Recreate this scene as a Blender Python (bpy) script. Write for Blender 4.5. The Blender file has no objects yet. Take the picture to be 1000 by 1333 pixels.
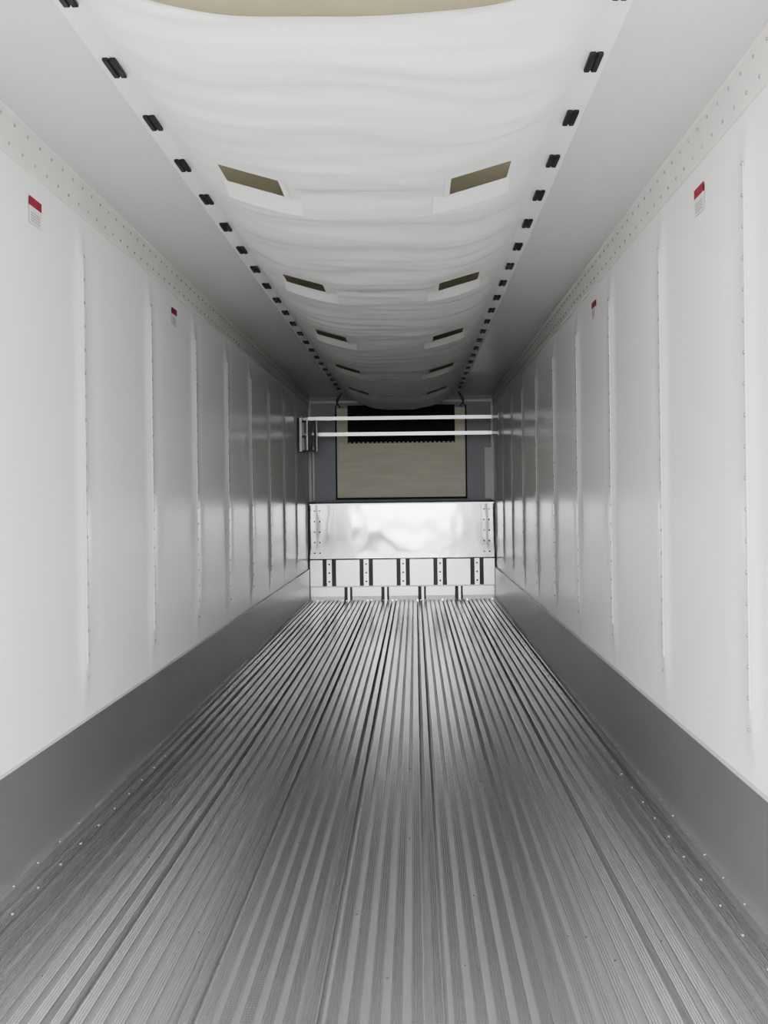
import bpy, bmesh, math, random
from mathutils import Vector, noise, Matrix

W=1.245; H=2.73; Y0=1.2; Y1=14.52
SEAMS=[2.24+1.18*k for k in range(0,11) if 2.24+1.18*k<14.2]

# ------------------------------------------------------------ materials
def mat(name, col, rough=0.5, metal=0.0, var=0.0, vscale=(1,1,1), bump=0.0, bscale=(20,20,20), coat=0.0, rvar=0.0, transl=0.0, spec=0.5, detail=4):
    m=bpy.data.materials.new(name); m.use_nodes=True
    nt=m.node_tree; b=nt.nodes["Principled BSDF"]
    b.inputs["Base Color"].default_value=(*col,1)
    b.inputs["Roughness"].default_value=rough
    b.inputs["Metallic"].default_value=metal
    b.inputs["Coat Weight"].default_value=coat
    b.inputs["Specular IOR Level"].default_value=spec
    tc=nt.nodes.new("ShaderNodeTexCoord")
    def noi(sc,detail=4):
        mp=nt.nodes.new("ShaderNodeMapping"); mp.inputs["Scale"].default_value=sc
        nt.links.new(tc.outputs["Object"],mp.inputs["Vector"])
        n=nt.nodes.new("ShaderNodeTexNoise"); n.inputs["Scale"].default_value=1; n.inputs["Detail"].default_value=detail
        nt.links.new(mp.outputs[0],n.inputs["Vector"]); return n
    if var>0 or rvar>0:
        n=noi(vscale,detail)
        if var>0:
            cr=nt.nodes.new("ShaderNodeValToRGB")
            cr.color_ramp.elements[0].position=0.3; cr.color_ramp.elements[1].position=0.7
            cr.color_ramp.elements[0].color=(*[c*(1-var) for c in col],1)
            cr.color_ramp.elements[1].color=(*[min(1,c*(1+var)) for c in col],1)
            nt.links.new(n.outputs["Fac"],cr.inputs[0]); nt.links.new(cr.outputs[0],b.inputs["Base Color"])
        if rvar>0:
            mr=nt.nodes.new("ShaderNodeMapRange")
            mr.inputs["From Min"].default_value=0.3; mr.inputs["From Max"].default_value=0.7
            mr.inputs["To Min"].default_value=rough-rvar; mr.inputs["To Max"].default_value=rough+rvar
            nt.links.new(n.outputs["Fac"],mr.inputs[0]); nt.links.new(mr.outputs[0],b.inputs["Roughness"])
    if bump>0:
        n=noi(bscale,1); bp=nt.nodes.new("ShaderNodeBump")
        bp.inputs["Strength"].default_value=1.0; bp.inputs["Distance"].default_value=bump
        nt.links.new(n.outputs["Fac"],bp.inputs["Height"]); nt.links.new(bp.outputs[0],b.inputs["Normal"])
    if transl>0:
        t=nt.nodes.new("ShaderNodeBsdfTranslucent"); t.inputs[0].default_value=(*col,1)
        mx=nt.nodes.new("ShaderNodeMixShader"); mx.inputs[0].default_value=transl
        nt.links.new(b.outputs[0],mx.inputs[1]); nt.links.new(t.outputs[0],mx.inputs[2])
        nt.links.new(mx.outputs[0],nt.nodes["Material Output"].inputs[0])
    return m

M_wall=mat("white_frp",(0.90,0.90,0.90),0.26)
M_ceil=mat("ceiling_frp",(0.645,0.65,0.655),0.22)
M_cove=mat("cove_cream",(0.76,0.735,0.69),0.45,var=0.03,vscale=(3,3,3))
M_scuff=mat("scuff_aluminium",(0.53,0.54,0.55),0.33,metal=0.85,var=0.06,vscale=(2,0.7,1.5),detail=1)
M_floor=mat("floor_extruded_aluminium",(0.60,0.602,0.60),0.20,metal=0.9)
M_gap=mat("floor_channel",(0.50,0.502,0.505),0.40,metal=0.7)
M_fab=mat("duct_fabric",(0.91,0.91,0.90),0.5,transl=0.14)
M_tanceil=mat("duct_ceiling_tan",(0.78,0.74,0.56),0.6,var=0.05,vscale=(3,3,3))
M_black=mat("black_plastic",(0.012,0.012,0.013),0.4)
M_dark=mat("dark_opening",(0.012,0.012,0.012),0.6)
M_rivet=mat("rivet_metal",(0.38,0.38,0.38),0.4,metal=0.6)
M_seam=mat("seam_strip",(0.66,0.66,0.66),0.3)
M_grey=mat("slate_grey_paint",(0.46,0.475,0.51),0.4,var=0.05,vscale=(2,2,2))
M_tan=mat("plywood_tan",(0.92,0.88,0.71),0.4,var=0.05,vscale=(2,2,14))
M_steel=mat("stainless",(0.50,0.50,0.505),0.07,metal=1.0,bump=0.006,bscale=(2.6,2,2.0))
M_lsteel=mat("lower_stainless",(0.62,0.62,0.62),0.28,metal=0.8,bump=0.004,bscale=(3,3,3))
M_white=mat("white_paint_and_reflection",(0.88,0.88,0.88),0.35)
M_alu=mat("bright_aluminium",(0.74,0.74,0.75),0.3,metal=0.8)
M_dull=mat("dull_bracket_steel",(0.45,0.46,0.47),0.4,metal=0.7)
M_red=mat("label_red",(0.30,0.012,0.04),0.5)
M_lab=mat("label_white",(0.70,0.66,0.67),0.5)
M_text=mat("label_grey_print",(0.36,0.32,0.33),0.6)
M_debris=mat("floor_debris",(0.12,0.11,0.10),0.8)
M_ground=mat("concrete",(0.40,0.40,0.39),0.85,var=0.12,vscale=(0.6,0.6,1))
M_carpaint=mat("car_paint",(0.06,0.065,0.075),0.25,coat=0.5)
M_glass=mat("car_window",(0.02,0.025,0.03),0.08)

# knurled cross grooves on the T-rail tops
nt=M_floor.node_tree; b=nt.nodes["Principled BSDF"]
tc=nt.nodes.new("ShaderNodeTexCoord"); wv=nt.nodes.new("ShaderNodeTexWave"); wv.wave_type='BANDS'; wv.bands_direction='Y'
wv.inputs["Scale"].default_value=22; wv.inputs["Distortion"].default_value=0.4; wv.inputs["Detail"].default_value=1
bp=nt.nodes.new("ShaderNodeBump"); bp.inputs["Distance"].default_value=0.0003; bp.inputs["Strength"].default_value=0.5
nt.links.new(tc.outputs["Object"],wv.inputs["Vector"]); nt.links.new(wv.outputs["Fac"],bp.inputs["Height"]); nt.links.new(bp.outputs[0],b.inputs["Normal"])

# ------------------------------------------------------------ helpers
def finish(bm,name,mats,parent=None,smooth=False):
    me=bpy.data.meshes.new(name); bm.to_mesh(me); bm.free()
    for m in mats: me.materials.append(m)
    o=bpy.data.objects.new(name,me); bpy.context.scene.collection.objects.link(o)
    if smooth:
        for p in me.polygons: p.use_smooth=True
    if parent: o.parent=parent
    return o
def box(bm,x0,x1,y0,y1,z0,z1,mi=0,bev=0.0):
    r=bmesh.ops.create_cube(bm,size=1.0)
    vs=r["verts"]
    for v in vs:
        v.co=Vector(((x0+x1)/2+v.co.x*(x1-x0),(y0+y1)/2+v.co.y*(y1-y0),(z0+z1)/2+v.co.z*(z1-z0)))
    fs=set(f for v in vs for f in v.link_faces)
    for f in fs: f.material_index=mi
    if bev>0:
        es=set(e for f in fs for e in f.edges)
        rr=bmesh.ops.bevel(bm,geom=list(es),offset=bev,segments=2,affect='EDGES')
        for f in rr["faces"]: f.material_index=mi
def dome(bm,c,axis,r,h,mi=0,seg=6):
    a=Vector(axis).normalized(); t=a.orthogonal().normalized(); b=a.cross(t)
    c=Vector(c); rings=[]
    for rr,hh in ((r,-0.0005),(r*0.75,h*0.7)):
        rings.append([bm.verts.new(c+a*hh+(t*math.cos(i*2*math.pi/seg)+b*math.sin(i*2*math.pi/seg))*rr) for i in range(seg)])
    top=bm.verts.new(c+a*h)
    for i in range(seg):
        j=(i+1)%seg
        f=bm.faces.new((rings[0][i],rings[0][j],rings[1][j],rings[1][i])); f.material_index=mi; f.smooth=True
        f=bm.faces.new((rings[1][i],rings[1][j],top)); f.material_index=mi; f.smooth=True
def empty(name):
    o=bpy.data.objects.new(name,None); bpy.context.scene.collection.objects.link(o); return o

# ------------------------------------------------------------ side walls
def bulge(y,z):
    o=0
    for s in SEAMS:
        d=y-s
        if abs(d)<0.4:
            o+=0.015*math.exp(-((d-0.0)/0.06)**2)
            o-=0.003*math.exp(-((d-0.18)/0.07)**2)
    o+=0.002*noise.noise(Vector((y*0.8,z*0.25,3)))
    return o
def side_wall(sign,name):
    bm=bmesh.new()
    ys=[]; y=Y0
    while y<Y1: ys.append(y); y+=0.02
    ys.append(Y1)
    zs=[0.0+H*i/28 for i in range(29)]
    g=[]
    for y in ys:
        row=[]
        for z in zs:
            fade=min(1,max(0,(z-0.45)/0.25)); fade=fade*fade*(3-2*fade)
            f2=min(1,max(0,(2.55-z)/0.2)); f2=f2*f2*(3-2*f2)
            row.append(bm.verts.new((sign*(W-bulge(y,z+sign*7)*fade*f2),y,z)))
        g.append(row)
    for i in range(len(ys)-1):
        for j in range(len(zs)-1):
            q=(g[i][j],g[i+1][j],g[i+1][j+1],g[i][j+1])
            if sign>0: q=q[::-1]
            f=bm.faces.new(q); f.smooth=True
    x=sign*(W+0.07)
    o=[bm.verts.new(p) for p in ((x,Y0,0),(x,Y1,0),(x,Y1,H),(x,Y0,H))]
    f=bm.faces.new(o if sign>0 else o[::-1])
    bm.faces.new([bm.verts.new(p) for p in ((sign*W,Y0,0),(x,Y0,0),(x,Y0,H),(sign*W,Y0,H))])
    w=finish(bm,name,[M_wall])
    bm=bmesh.new()
    for s in SEAMS:
        xi=sign*(W-0.0138)
        box(bm,min(xi,xi-sign*0.003),max(xi,xi-sign*0.003),s-0.009,s+0.007,0.66,2.40,0)
        z=0.60
        while z<2.42:
            dome(bm,(xi-sign*0.003,s-0.002,z),(-sign,0,0),0.008,0.006,1)
            z+=0.1
    finish(bm,"seam_rivet_strips",[M_seam,M_rivet],parent=w)
    return w
wl=side_wall(-1,"wall_left"); wr=side_wall(1,"wall_right")

# scuff plates
for sign,name in ((-1,"baseboard_left"),(1,"baseboard_right")):
    bm=bmesh.new()
    x1=sign*(W-0.0005); x0=sign*(W-0.014)
    box(bm,min(x0,x1),max(x0,x1),Y0,Y1-0.3,0.0,0.42,0)
    box(bm,min(sign*(W-0.02),x1),max(sign*(W-0.02),x1),Y0,Y1-0.3,0.405,0.422,0)
    xb=sign*(W-0.035)
    box(bm,min(xb,x0),max(xb,x0),Y0,Y1-0.3,0.0,0.03,0)
    y=Y0+0.1
    while y<Y1-0.4:
        dome(bm,(sign*(W-0.024),y,0.03),(0,0,1),0.005,0.004,1)
        dome(bm,(sign*(W-0.083),y+0.07,0.0),(0,0,1),0.006,0.004,1)
        y+=0.24
    finish(bm,name,[M_scuff,M_rivet])

# cove trims
for k,sign in enumerate((-1,1)):
    bm=bmesh.new()
    a=(sign*(W-0.002),H-0.155); b=(sign*(W-0.010),H-0.15); c=(sign*(W-0.014),H-0.012); d=(sign*(W-0.020),H-0.001); e=(sign*(W-0.002),H-0.001)
    prof=[a,b,c,d,e]
    r0=[bm.verts.new((p[0],Y0,p[1])) for p in prof]; r1=[bm.verts.new((p[0],Y1,p[1])) for p in prof]
    for i in range(5):
        j=(i+1)%5
        bm.faces.new((r0[i],r0[j],r1[j],r1[i]))
    bm.faces.new(r0); bm.faces.new(r1)
    bmesh.ops.recalc_face_normals(bm,faces=bm.faces)
    n=Vector((-sign*0.98,0,-0.05))
    y=Y0+0.1
    while y<Y1-0.1:
        for t in (0.22,0.8):
            p=(b[0]+(c[0]-b[0])*t,y+(0.05 if t>0.5 else 0),b[1]+(c[1]-b[1])*t)
            dome(bm,p,n,0.007,0.006,1)
        y+=0.13
    finish(bm,"trim_%d"%(k+1),[M_cove,M_rivet])

# ceiling, rear wall
bm=bmesh.new()
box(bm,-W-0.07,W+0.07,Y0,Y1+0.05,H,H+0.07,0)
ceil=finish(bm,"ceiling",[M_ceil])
bm=bmesh.new()
box(bm,-W,W,Y1,Y1+0.06,0,H,0)
box(bm,-W,W,Y1-0.02,Y1,H-0.09,H-0.06,1)
box(bm,-W,-W+0.03,Y1-0.03,Y1,0,H-0.05,1)
box(bm,W-0.03,W,Y1-0.03,Y1,0,H-0.05,1)
box(bm,-W+0.05,-W+0.075,Y1-0.04,Y1,1.33,2.05,1)
box(bm,W-0.12,W-0.03,Y1-0.02,Y1,1.33,2.02,1)  # white panel stands in for a bright reflection near this corner
box(bm,-0.885,-0.87,Y1-0.025,Y1,1.33,2.6,2)
box(bm,0.87,0.885,Y1-0.025,Y1,1.33,2.6,2)
finish(bm,"wall_back",[M_grey,M_white,M_dark])

# ------------------------------------------------------------ floor: T-bar extrusions
bm=bmesh.new()
N=45; P=2*W/N
prof=[]
for i in range(N):
    x=-W+i*P
    seam=(i%6==2)
    g=0.0100 if not seam else 0.0130
    D=0.017 if not seam else 0.034
    prof.append((x,-D,1)); prof.append((x+g*0.6,-D,1))
    prof.append((x+g+0.003,-D,1)); prof.append((x+g+0.003,-0.005,1))
    prof.append((x+g,-0.004,0)); prof.append((x+g,-0.0012,0)); prof.append((x+g+0.002,0,0))
    xe=x+P-g
    n=4; w=(xe-0.002)-(x+g+0.002)
    for k in range(n):
        xa=x+g+0.002+w*k/n
        if k>0:
            prof.append((xa-0.0011,0,0)); prof.append((xa,-0.0012,0)); prof.append((xa+0.0011,0,0))
    prof.append((xe-0.002,0,0)); prof.append((xe,-0.0012,0)); prof.append((xe,-0.004,1))
    prof.append((xe-0.003,-0.005,1)); prof.append((xe-0.003,-D,1))
prof.append((W,-0.015,1))
r0=[bm.verts.new((p[0],Y0,p[1])) for p in prof]; r1=[bm.verts.new((p[0],Y1,p[1])) for p in prof]
for i in range(len(prof)-1):
    f=bm.faces.new((r0[i],r0[i+1],r1[i+1],r1[i])); f.material_index=prof[i][2]
box(bm,-W-0.07,W+0.07,Y0,Y1,-0.15,-0.04,1)
floor=finish(bm,"floor",[M_floor,M_gap])
random.seed(4); bm=bmesh.new()
for i in range(70):
    k=random.randrange(2,N-2); x=-W+k*P+random.uniform(-0.004,0.004); y=2.6+random.random()**1.5*6
    seam=(k%6==2)
    dome(bm,(x,y,-0.034 if seam else -0.017),(0,0,1),random.uniform(0.002,0.005),0.003,0,5)
finish(bm,"grit",[M_debris],parent=floor)

# ------------------------------------------------------------ fabric air duct
duct=empty("fabric_air_duct")
E=0.72; F=0.80; YS=2.57; DY=0.02; NY=565
slot_rows=[]
for k in range(5):
    s=75+100*k
    slot_rows.append((s,s+11))
def lin(a,b,n): return [a+(b-a)*i/n for i in range(n)]
xs=lin(-F,-E,2)+lin(-E,-.557,8)+lin(-.557,-.328,9)+lin(-.328,.328,26)+lin(.328,.557,9)+lin(.557,E,8)+lin(E,F,2)+[F]
def swag(t):
    # gentle drop then a quick return: one cloth fold per panel
    f=t-math.floor(t)
    return math.sin(math.pi*f**1.5)
def sagf(u): return 1-u**3.2
def duct_z(x,y):
    z=H-0.004
    a=abs(x)
    if a<E:
        u=a/E
        s0=0.182+0.03*math.exp(-(y-YS)/0.5)+0.04*min(1,max(0,(y-8)/5))
        sf=sagf(u)
        wt=0.0
        for sa,sb in slot_rows:
            yc=YS+(sa+sb)/2*DY
            d=abs(y-yc)
            if d<0.35: wt=max(wt,min(1,max(0,(0.35-d)/0.2)))
        if 0.25<a<0.62 and wt>0:
            u0,u1=0.25/E,0.62/E
            lo,hi=sagf(0.328/E),sagf(0.557/E)
            if a<0.328: t=(a-0.25)/0.078; lf=sagf(u0)*(1-t)+lo*t
            elif a<=0.557: t=(a-0.328)/0.229; lf=lo*(1-t)+hi*t
            else: t=(a-0.557)/0.063; lf=hi*(1-t)+sagf(u1)*t
            sf=sf*(1-wt)+lf*wt
        s=s0*sf
        env=(1-u**6)
        yy=y+0.18*noise.noise(Vector((x*1.0,y*0.8,1)))+0.22*x*noise.noise(Vector((2,y*0.8,9)))-0.14*u*u
        sw=swag((yy-3.40)/0.5+0.5)
        sw2=swag((yy-3.40)/0.29+0.2)
        am=0.6+0.9*abs(noise.noise(Vector((3,y*0.9,x*0.8))))
        am2=max(0,noise.noise(Vector((13,y*1.1,x*1.3)))+0.25)
        n2=noise.noise(Vector((x*1.2+4,yy*6.0,2.3)))
        n3=noise.noise(Vector((x*1.8,yy*17.0,7.3)))
        n4=noise.noise(Vector((x*3.5+yy*3,yy*9.0-x*2,1.3)))
        amp=0.6+0.8*noise.noise(Vector((x*0.9+9,y*0.7,4)))
        w=0.020*sw*am+0.012*sw2*am2+0.010*amp*(0.5-abs(n2)*2.0)+0.0022*n3+0.006*n4
        ph=math.cos(2*math.pi*(y-3.40)/0.5)
        w+=0.010*(-ph)*max(0,u-0.5)*2.0*(1-u)*4
        ex=1.0
        if 0.22<a<0.66: ex=1-wt*0.92*min(1,(0.66-a)/0.1,(a-0.22)/0.1)
        z-=s+w*env*0.9*ex
    return min(z,H-0.004)
bm=bmesh.new(); g=[]
for j in range(NY+1):
    y=YS+j*DY
    g.append([bm.verts.new((x,y,duct_z(x,y))) for x in xs])
for j in range(NY):
    for i in range(len(xs)-1):
        xm=abs((xs[i]+xs[i+1])/2)
        if 0.328<xm<0.557 and any(a<=j<b for a,b in slot_rows): continue
        bm.faces.new((g[j][i],g[j+1][i],g[j+1][i+1],g[j][i+1])).smooth=True
finish(bm,"fabric_sheet",[M_fab],parent=duct)
bm=bmesh.new()
def patch(x0,x1,j0,j1,o0=0.004,o1=0.004):
    n=max(2,int((x1-x0)/0.025)); gg=[]
    for j in range(j0,j1+1):
        y=YS+j*DY; t=(j-j0)/(j1-j0)
        off=o0+(o1-o0)*t
        gg.append([bm.verts.new((x0+(x1-x0)*i/n,y,duct_z(x0+(x1-x0)*i/n,y)-off)) for i in range(n+1)])
    for j in range(len(gg)-1):
        for i in range(n):
            bm.faces.new((gg[j][i],gg[j+1][i],gg[j+1][i+1],gg[j][i+1])).smooth=True
patch(-0.70,0.70,0,2,0.005,0.005)
for a,b in slot_rows:
    patch(-0.26,0.26,a+3,b+9,0.003,0.018)
    for sg in (-1,1):
        x0,x1=sorted((sg*0.262,sg*0.575))
        patch(x0,x1,b,b+7,0.001,0.024)
        x0,x1=sorted((sg*0.305,sg*0.327)); patch(x0,x1,a-1,b+1,0.004,0.006)
finish(bm,"hem_and_vent_patches",[M_fab],parent=duct)
bm=bmesh.new()
for k in range(-1,21):
    y=3.40+0.5*k
    if y<YS+0.05 or y>13.8: continue
    for sg in (-1,1):
        x=sg*0.757
        box(bm,x-0.021,x-0.002,y-0.07,y+0.07,H-0.016,H-0.004,0,0.002)
        box(bm,x+0.002,x+0.021,y-0.07,y+0.07,H-0.016,H-0.004,0,0.002)
        box(bm,x-0.020,x+0.020,y-0.06,y+0.06,H-0.012,H-0.004,0)
finish(bm,"clips",[M_black],parent=duct)
bm=bmesh.new()
box(bm,-0.70,0.70,Y0+0.1,13.8,H-0.003,H-0.0005,0)  # thin tan sheet under the ceiling, inside the duct
finish(bm,"tan_ceiling_sheet",[M_tanceil],parent=duct)
bm=bmesh.new()
for sg in (-1,1):
    for t in range(8):
        a=t/8; x=sg*(0.76+0.06*math.sin(a*3.1)); z=H-0.01-0.19*a
        box(bm,x-0.010,x+0.010,13.93,13.94,z-0.026,z,0)
        box(bm,sg*(0.76+0.02*a*4)-0.006,sg*(0.76+0.02*a*4)+0.006,13.90,13.905,z-0.026,z,0)
finish(bm,"end_straps",[M_black],parent=duct)

# ------------------------------------------------------------ bulkhead
bh=empty("bulkhead")
YB=14.47
bm=bmesh.new()
box(bm,-0.86,0.86,YB-0.03,YB,1.36,2.09,0,0.004)
box(bm,-0.86,-0.715,YB-0.03,YB,2.09,2.56,0)
box(bm,0.725,0.86,YB-0.03,YB,2.09,2.56,0)
box(bm,-0.715,0.725,YB-0.005,YB,2.09,2.60,1)
box(bm,-0.715,0.725,YB-0.05,YB-0.03,2.10,2.125,1)
for i in range(24):
    x=-0.70+i*0.06
    box(bm,x,x+0.03,YB-0.055,YB-0.05,2.092,2.104,2)
box(bm,-0.88,0.88,YB-0.04,YB-0.005,1.335,1.36,1)
for z in (2.2,2.3,2.4,2.5):
    box(bm,-0.715,0.725,YB-0.02,YB-0.012,z,z+0.006,3)
finish(bm,"return_air_board",[M_tan,M_dark,M_white,M_dark],parent=bh)
bm=bmesh.new()
box(bm,-W+0.02,W-0.02,YB-0.20,YB-0.17,0.555,1.275,0,0.004)
box(bm,-W+0.02,W-0.02,YB-0.21,YB-0.17,1.265,1.283,1)
box(bm,-W+0.02,W-0.02,YB-0.17,YB,1.275,1.31,2)
for sg in (-1,1):
    for x in (1.16,1.09):
        for i in range(5):
            dome(bm,(sg*x,YB-0.20,0.63+i*0.14),(0,-1,0),0.012,0.006,2)
finish(bm,"stainless_plate",[M_steel,M_alu,M_black],parent=bh)
bm=bmesh.new()
box(bm,-W+0.02,W-0.02,YB-0.185,YB-0.17,0.19,0.54,0)
box(bm,-W+0.02,W-0.02,YB-0.205,YB-0.17,0.535,0.555,1)
for i in range(5):
    x=-0.97+i*0.49
    box(bm,x-0.09,x-0.032,YB-0.20,YB-0.185,0.19,0.54,1)
    box(bm,x-0.032,x+0.032,YB-0.215,YB-0.185,0.19,0.54,0)
    box(bm,x+0.032,x+0.09,YB-0.20,YB-0.185,0.19,0.54,1)
    for z in (0.25,0.365,0.48):
        dome(bm,(x,YB-0.215,z),(0,-1,0),0.015,0.005,1)
    xx=x+0.25
    if xx<W-0.02:
        box(bm,xx-0.055,xx-0.010,YB-0.20,YB-0.12,0.0,0.175,1)
        box(bm,xx-0.008,xx+0.02,YB-0.20,YB-0.12,0.0,0.175,2)
        box(bm,xx+0.022,xx+0.05,YB-0.20,YB-0.12,0.0,0.175,1)
box(bm,-W+0.02,W-0.02,YB-0.20,YB-0.17,0.172,0.19,3)
box(bm,-W+0.02,W-0.02,YB-0.15,YB-0.13,0.05,0.175,0)
box(bm,-W+0.02,W-0.02,YB-0.16,YB-0.13,0.0,0.05,3)
finish(bm,"channel_posts",[M_lsteel,M_black,M_alu,M_dull],parent=bh)

# ------------------------------------------------------------ load bars and wall brackets
def load_bar(z,y):
    bm=bmesh.new()
    box(bm,-W+0.09,W-0.09,y-0.022,y+0.022,z-0.022,z+0.022,0,0.004)
    for sg in (-1,1):
        xa,xb=sorted((sg*(W-0.16),sg*(W-0.014)))
        box(bm,xa,xb,y-0.017,y+0.017,z-0.016,z+0.016,1,0.003)
        xa,xb=sorted((sg*(W-0.014),sg*(W-0.004)))
        box(bm,xa,xb,y-0.04,y+0.04,z-0.035,z+0.035,1)
    return finish(bm,"load_bar",[M_alu,M_dull])
load_bar(2.36,13.55); load_bar(2.16,13.55)
bm=bmesh.new()
x=-W
box(bm,x+0.001,x+0.02,13.1,13.45,1.93,2.34,0)
for y in (13.14,13.30,13.42):
    box(bm,x+0.02,x+0.05,y,y+0.025,1.93,2.34,1)
box(bm,x+0.02,x+0.22,13.28,13.32,1.93,1.955,0)
box(bm,x+0.185,x+0.215,13.27,13.33,1.93,2.32,0)
box(bm,x+0.215,x+0.225,13.27,13.33,1.93,2.32,1)
box(bm,x+0.11,x+0.15,13.27,13.33,1.955,2.32,0)
box(bm,x+0.095,x+0.11,13.27,13.33,1.955,2.32,1)
box(bm,x+0.02,x+0.22,13.28,13.32,2.11,2.135,0)
box(bm,x+0.02,x+0.22,13.28,13.32,2.30,2.32,0)
finish(bm,"load_bar_bracket",[M_black,M_dull])

# ------------------------------------------------------------ warning labels
for sign in (-1,1):
    for k in range(2):
        y=(4.05 if sign<0 else 3.98)+2.34*k
        bm=bmesh.new()
        def lb(y0,y1,z0,z1,mi,t):
            a,b=sorted((sign*(W-0.0035),sign*(W-0.0035-t)))
            box(bm,a,b,y0,y1,z0,z1,mi)
        lb(y-0.065,y+0.065,2.39,2.485,1,0.002)
        lb(y-0.065,y+0.065,2.455,2.49,0,0.0025)
        for z in (2.40,2.41,2.42,2.43):
            lb(y-0.05,y+0.045,z,z+0.004,2,0.0024)
        finish(bm,"warning_label",[M_red,M_lab,M_text])

# ------------------------------------------------------------ outside: yard, and unseen cars added only for the steel plate to mirror
bm=bmesh.new()
box(bm,-40,40,-60,40,-1.3,-1.25,0)
finish(bm,"ground",[M_ground])
def car(cx,cy):
    G=-1.25; bm=bmesh.new()
    side=[(-2.1,0.35),(-2.15,0.65),(-2.05,0.85),(-1.25,0.98),(-0.65,1.40),(0.0,1.48),(0.75,1.44),(1.5,1.02),(2.05,0.95),(2.15,0.6),(2.1,0.35)]
    def ring(hw,ins):
        return [bm.verts.new((cx+px*(1-ins*0.04),cy+hw*(1-(0.22 if pz>1.1 else 0)),G+pz)) for px,pz in side]
    A=ring(-0.88,1); B=ring(-0.78,0); C=ring(0.78,0); D=ring(0.88,1)
    n=len(side)
    for R,S in ((A,B),(B,C),(C,D)):
        for i in range(n):
            j=(i+1)%n
            f=bm.faces.new((R[i],R[j],S[j],S[i])); f.smooth=False
            if R is B and i in (3,6): f.material_index=1
    bm.faces.new(A); bm.faces.new(D)
    for sy in (-1,1):
        y=cy+sy*0.80
        for px in (-1.3,1.3):
            r=bmesh.ops.create_cone(bm,cap_ends=True,segments=24,radius1=0.33,radius2=0.33,depth=0.22,
              matrix=Matrix.Translation((cx+px,y,G+0.33))@Matrix.Rotation(math.pi/2,4,'X'))
            for v in r["verts"]:
                for f in v.link_faces: f.material_index=2
        ya,yb=sorted((cy+sy*0.72,cy+sy*0.80))
        box(bm,cx-0.6,cx+0.05,ya,yb,G+1.02,G+1.34,1,0.02)
        box(bm,cx+0.12,cx+0.85,ya,yb,G+1.02,G+1.34,1,0.02)
    bmesh.ops.recalc_face_normals(bm,faces=bm.faces)
    finish(bm,"reflection_car",[M_carpaint,M_glass,M_black])
car(-1.9,-11.5); car(3.1,-11.8)

wd=bpy.data.worlds.new("overcast"); bpy.context.scene.world=wd; wd.use_nodes=True
bg=wd.node_tree.nodes["Background"]; bg.inputs[0].default_value=(0.988,0.99,0.993,1); bg.inputs[1].default_value=9.6

pl=bpy.data.lights.new("door_opening_portal","AREA"); pl.shape='RECTANGLE'; pl.size=2*W; pl.size_y=H
po=bpy.data.objects.new("door_opening_portal",pl); bpy.context.scene.collection.objects.link(po)
po.location=(0,Y0,H/2); po.rotation_euler=(math.radians(90),0,0)
pl.cycles.is_portal=True
try: bpy.context.scene.view_settings.look='AgX - Medium High Contrast'
except Exception as e: print(e)

# ------------------------------------------------------------ camera
cd=bpy.data.cameras.new("camera"); cam=bpy.data.objects.new("camera",cd); bpy.context.scene.collection.objects.link(cam)
cam.location=(0.175,0,1.35); cam.rotation_euler=(math.radians(90),math.radians(0.7),0)
cd.sensor_fit='VERTICAL'; cd.sensor_height=36; cd.sensor_width=27
cd.lens=1400*36/1333
cd.shift_x=-40/1333; cd.shift_y=-18.5/1333
cd.clip_start=0.02
bpy.context.scene.camera=cam
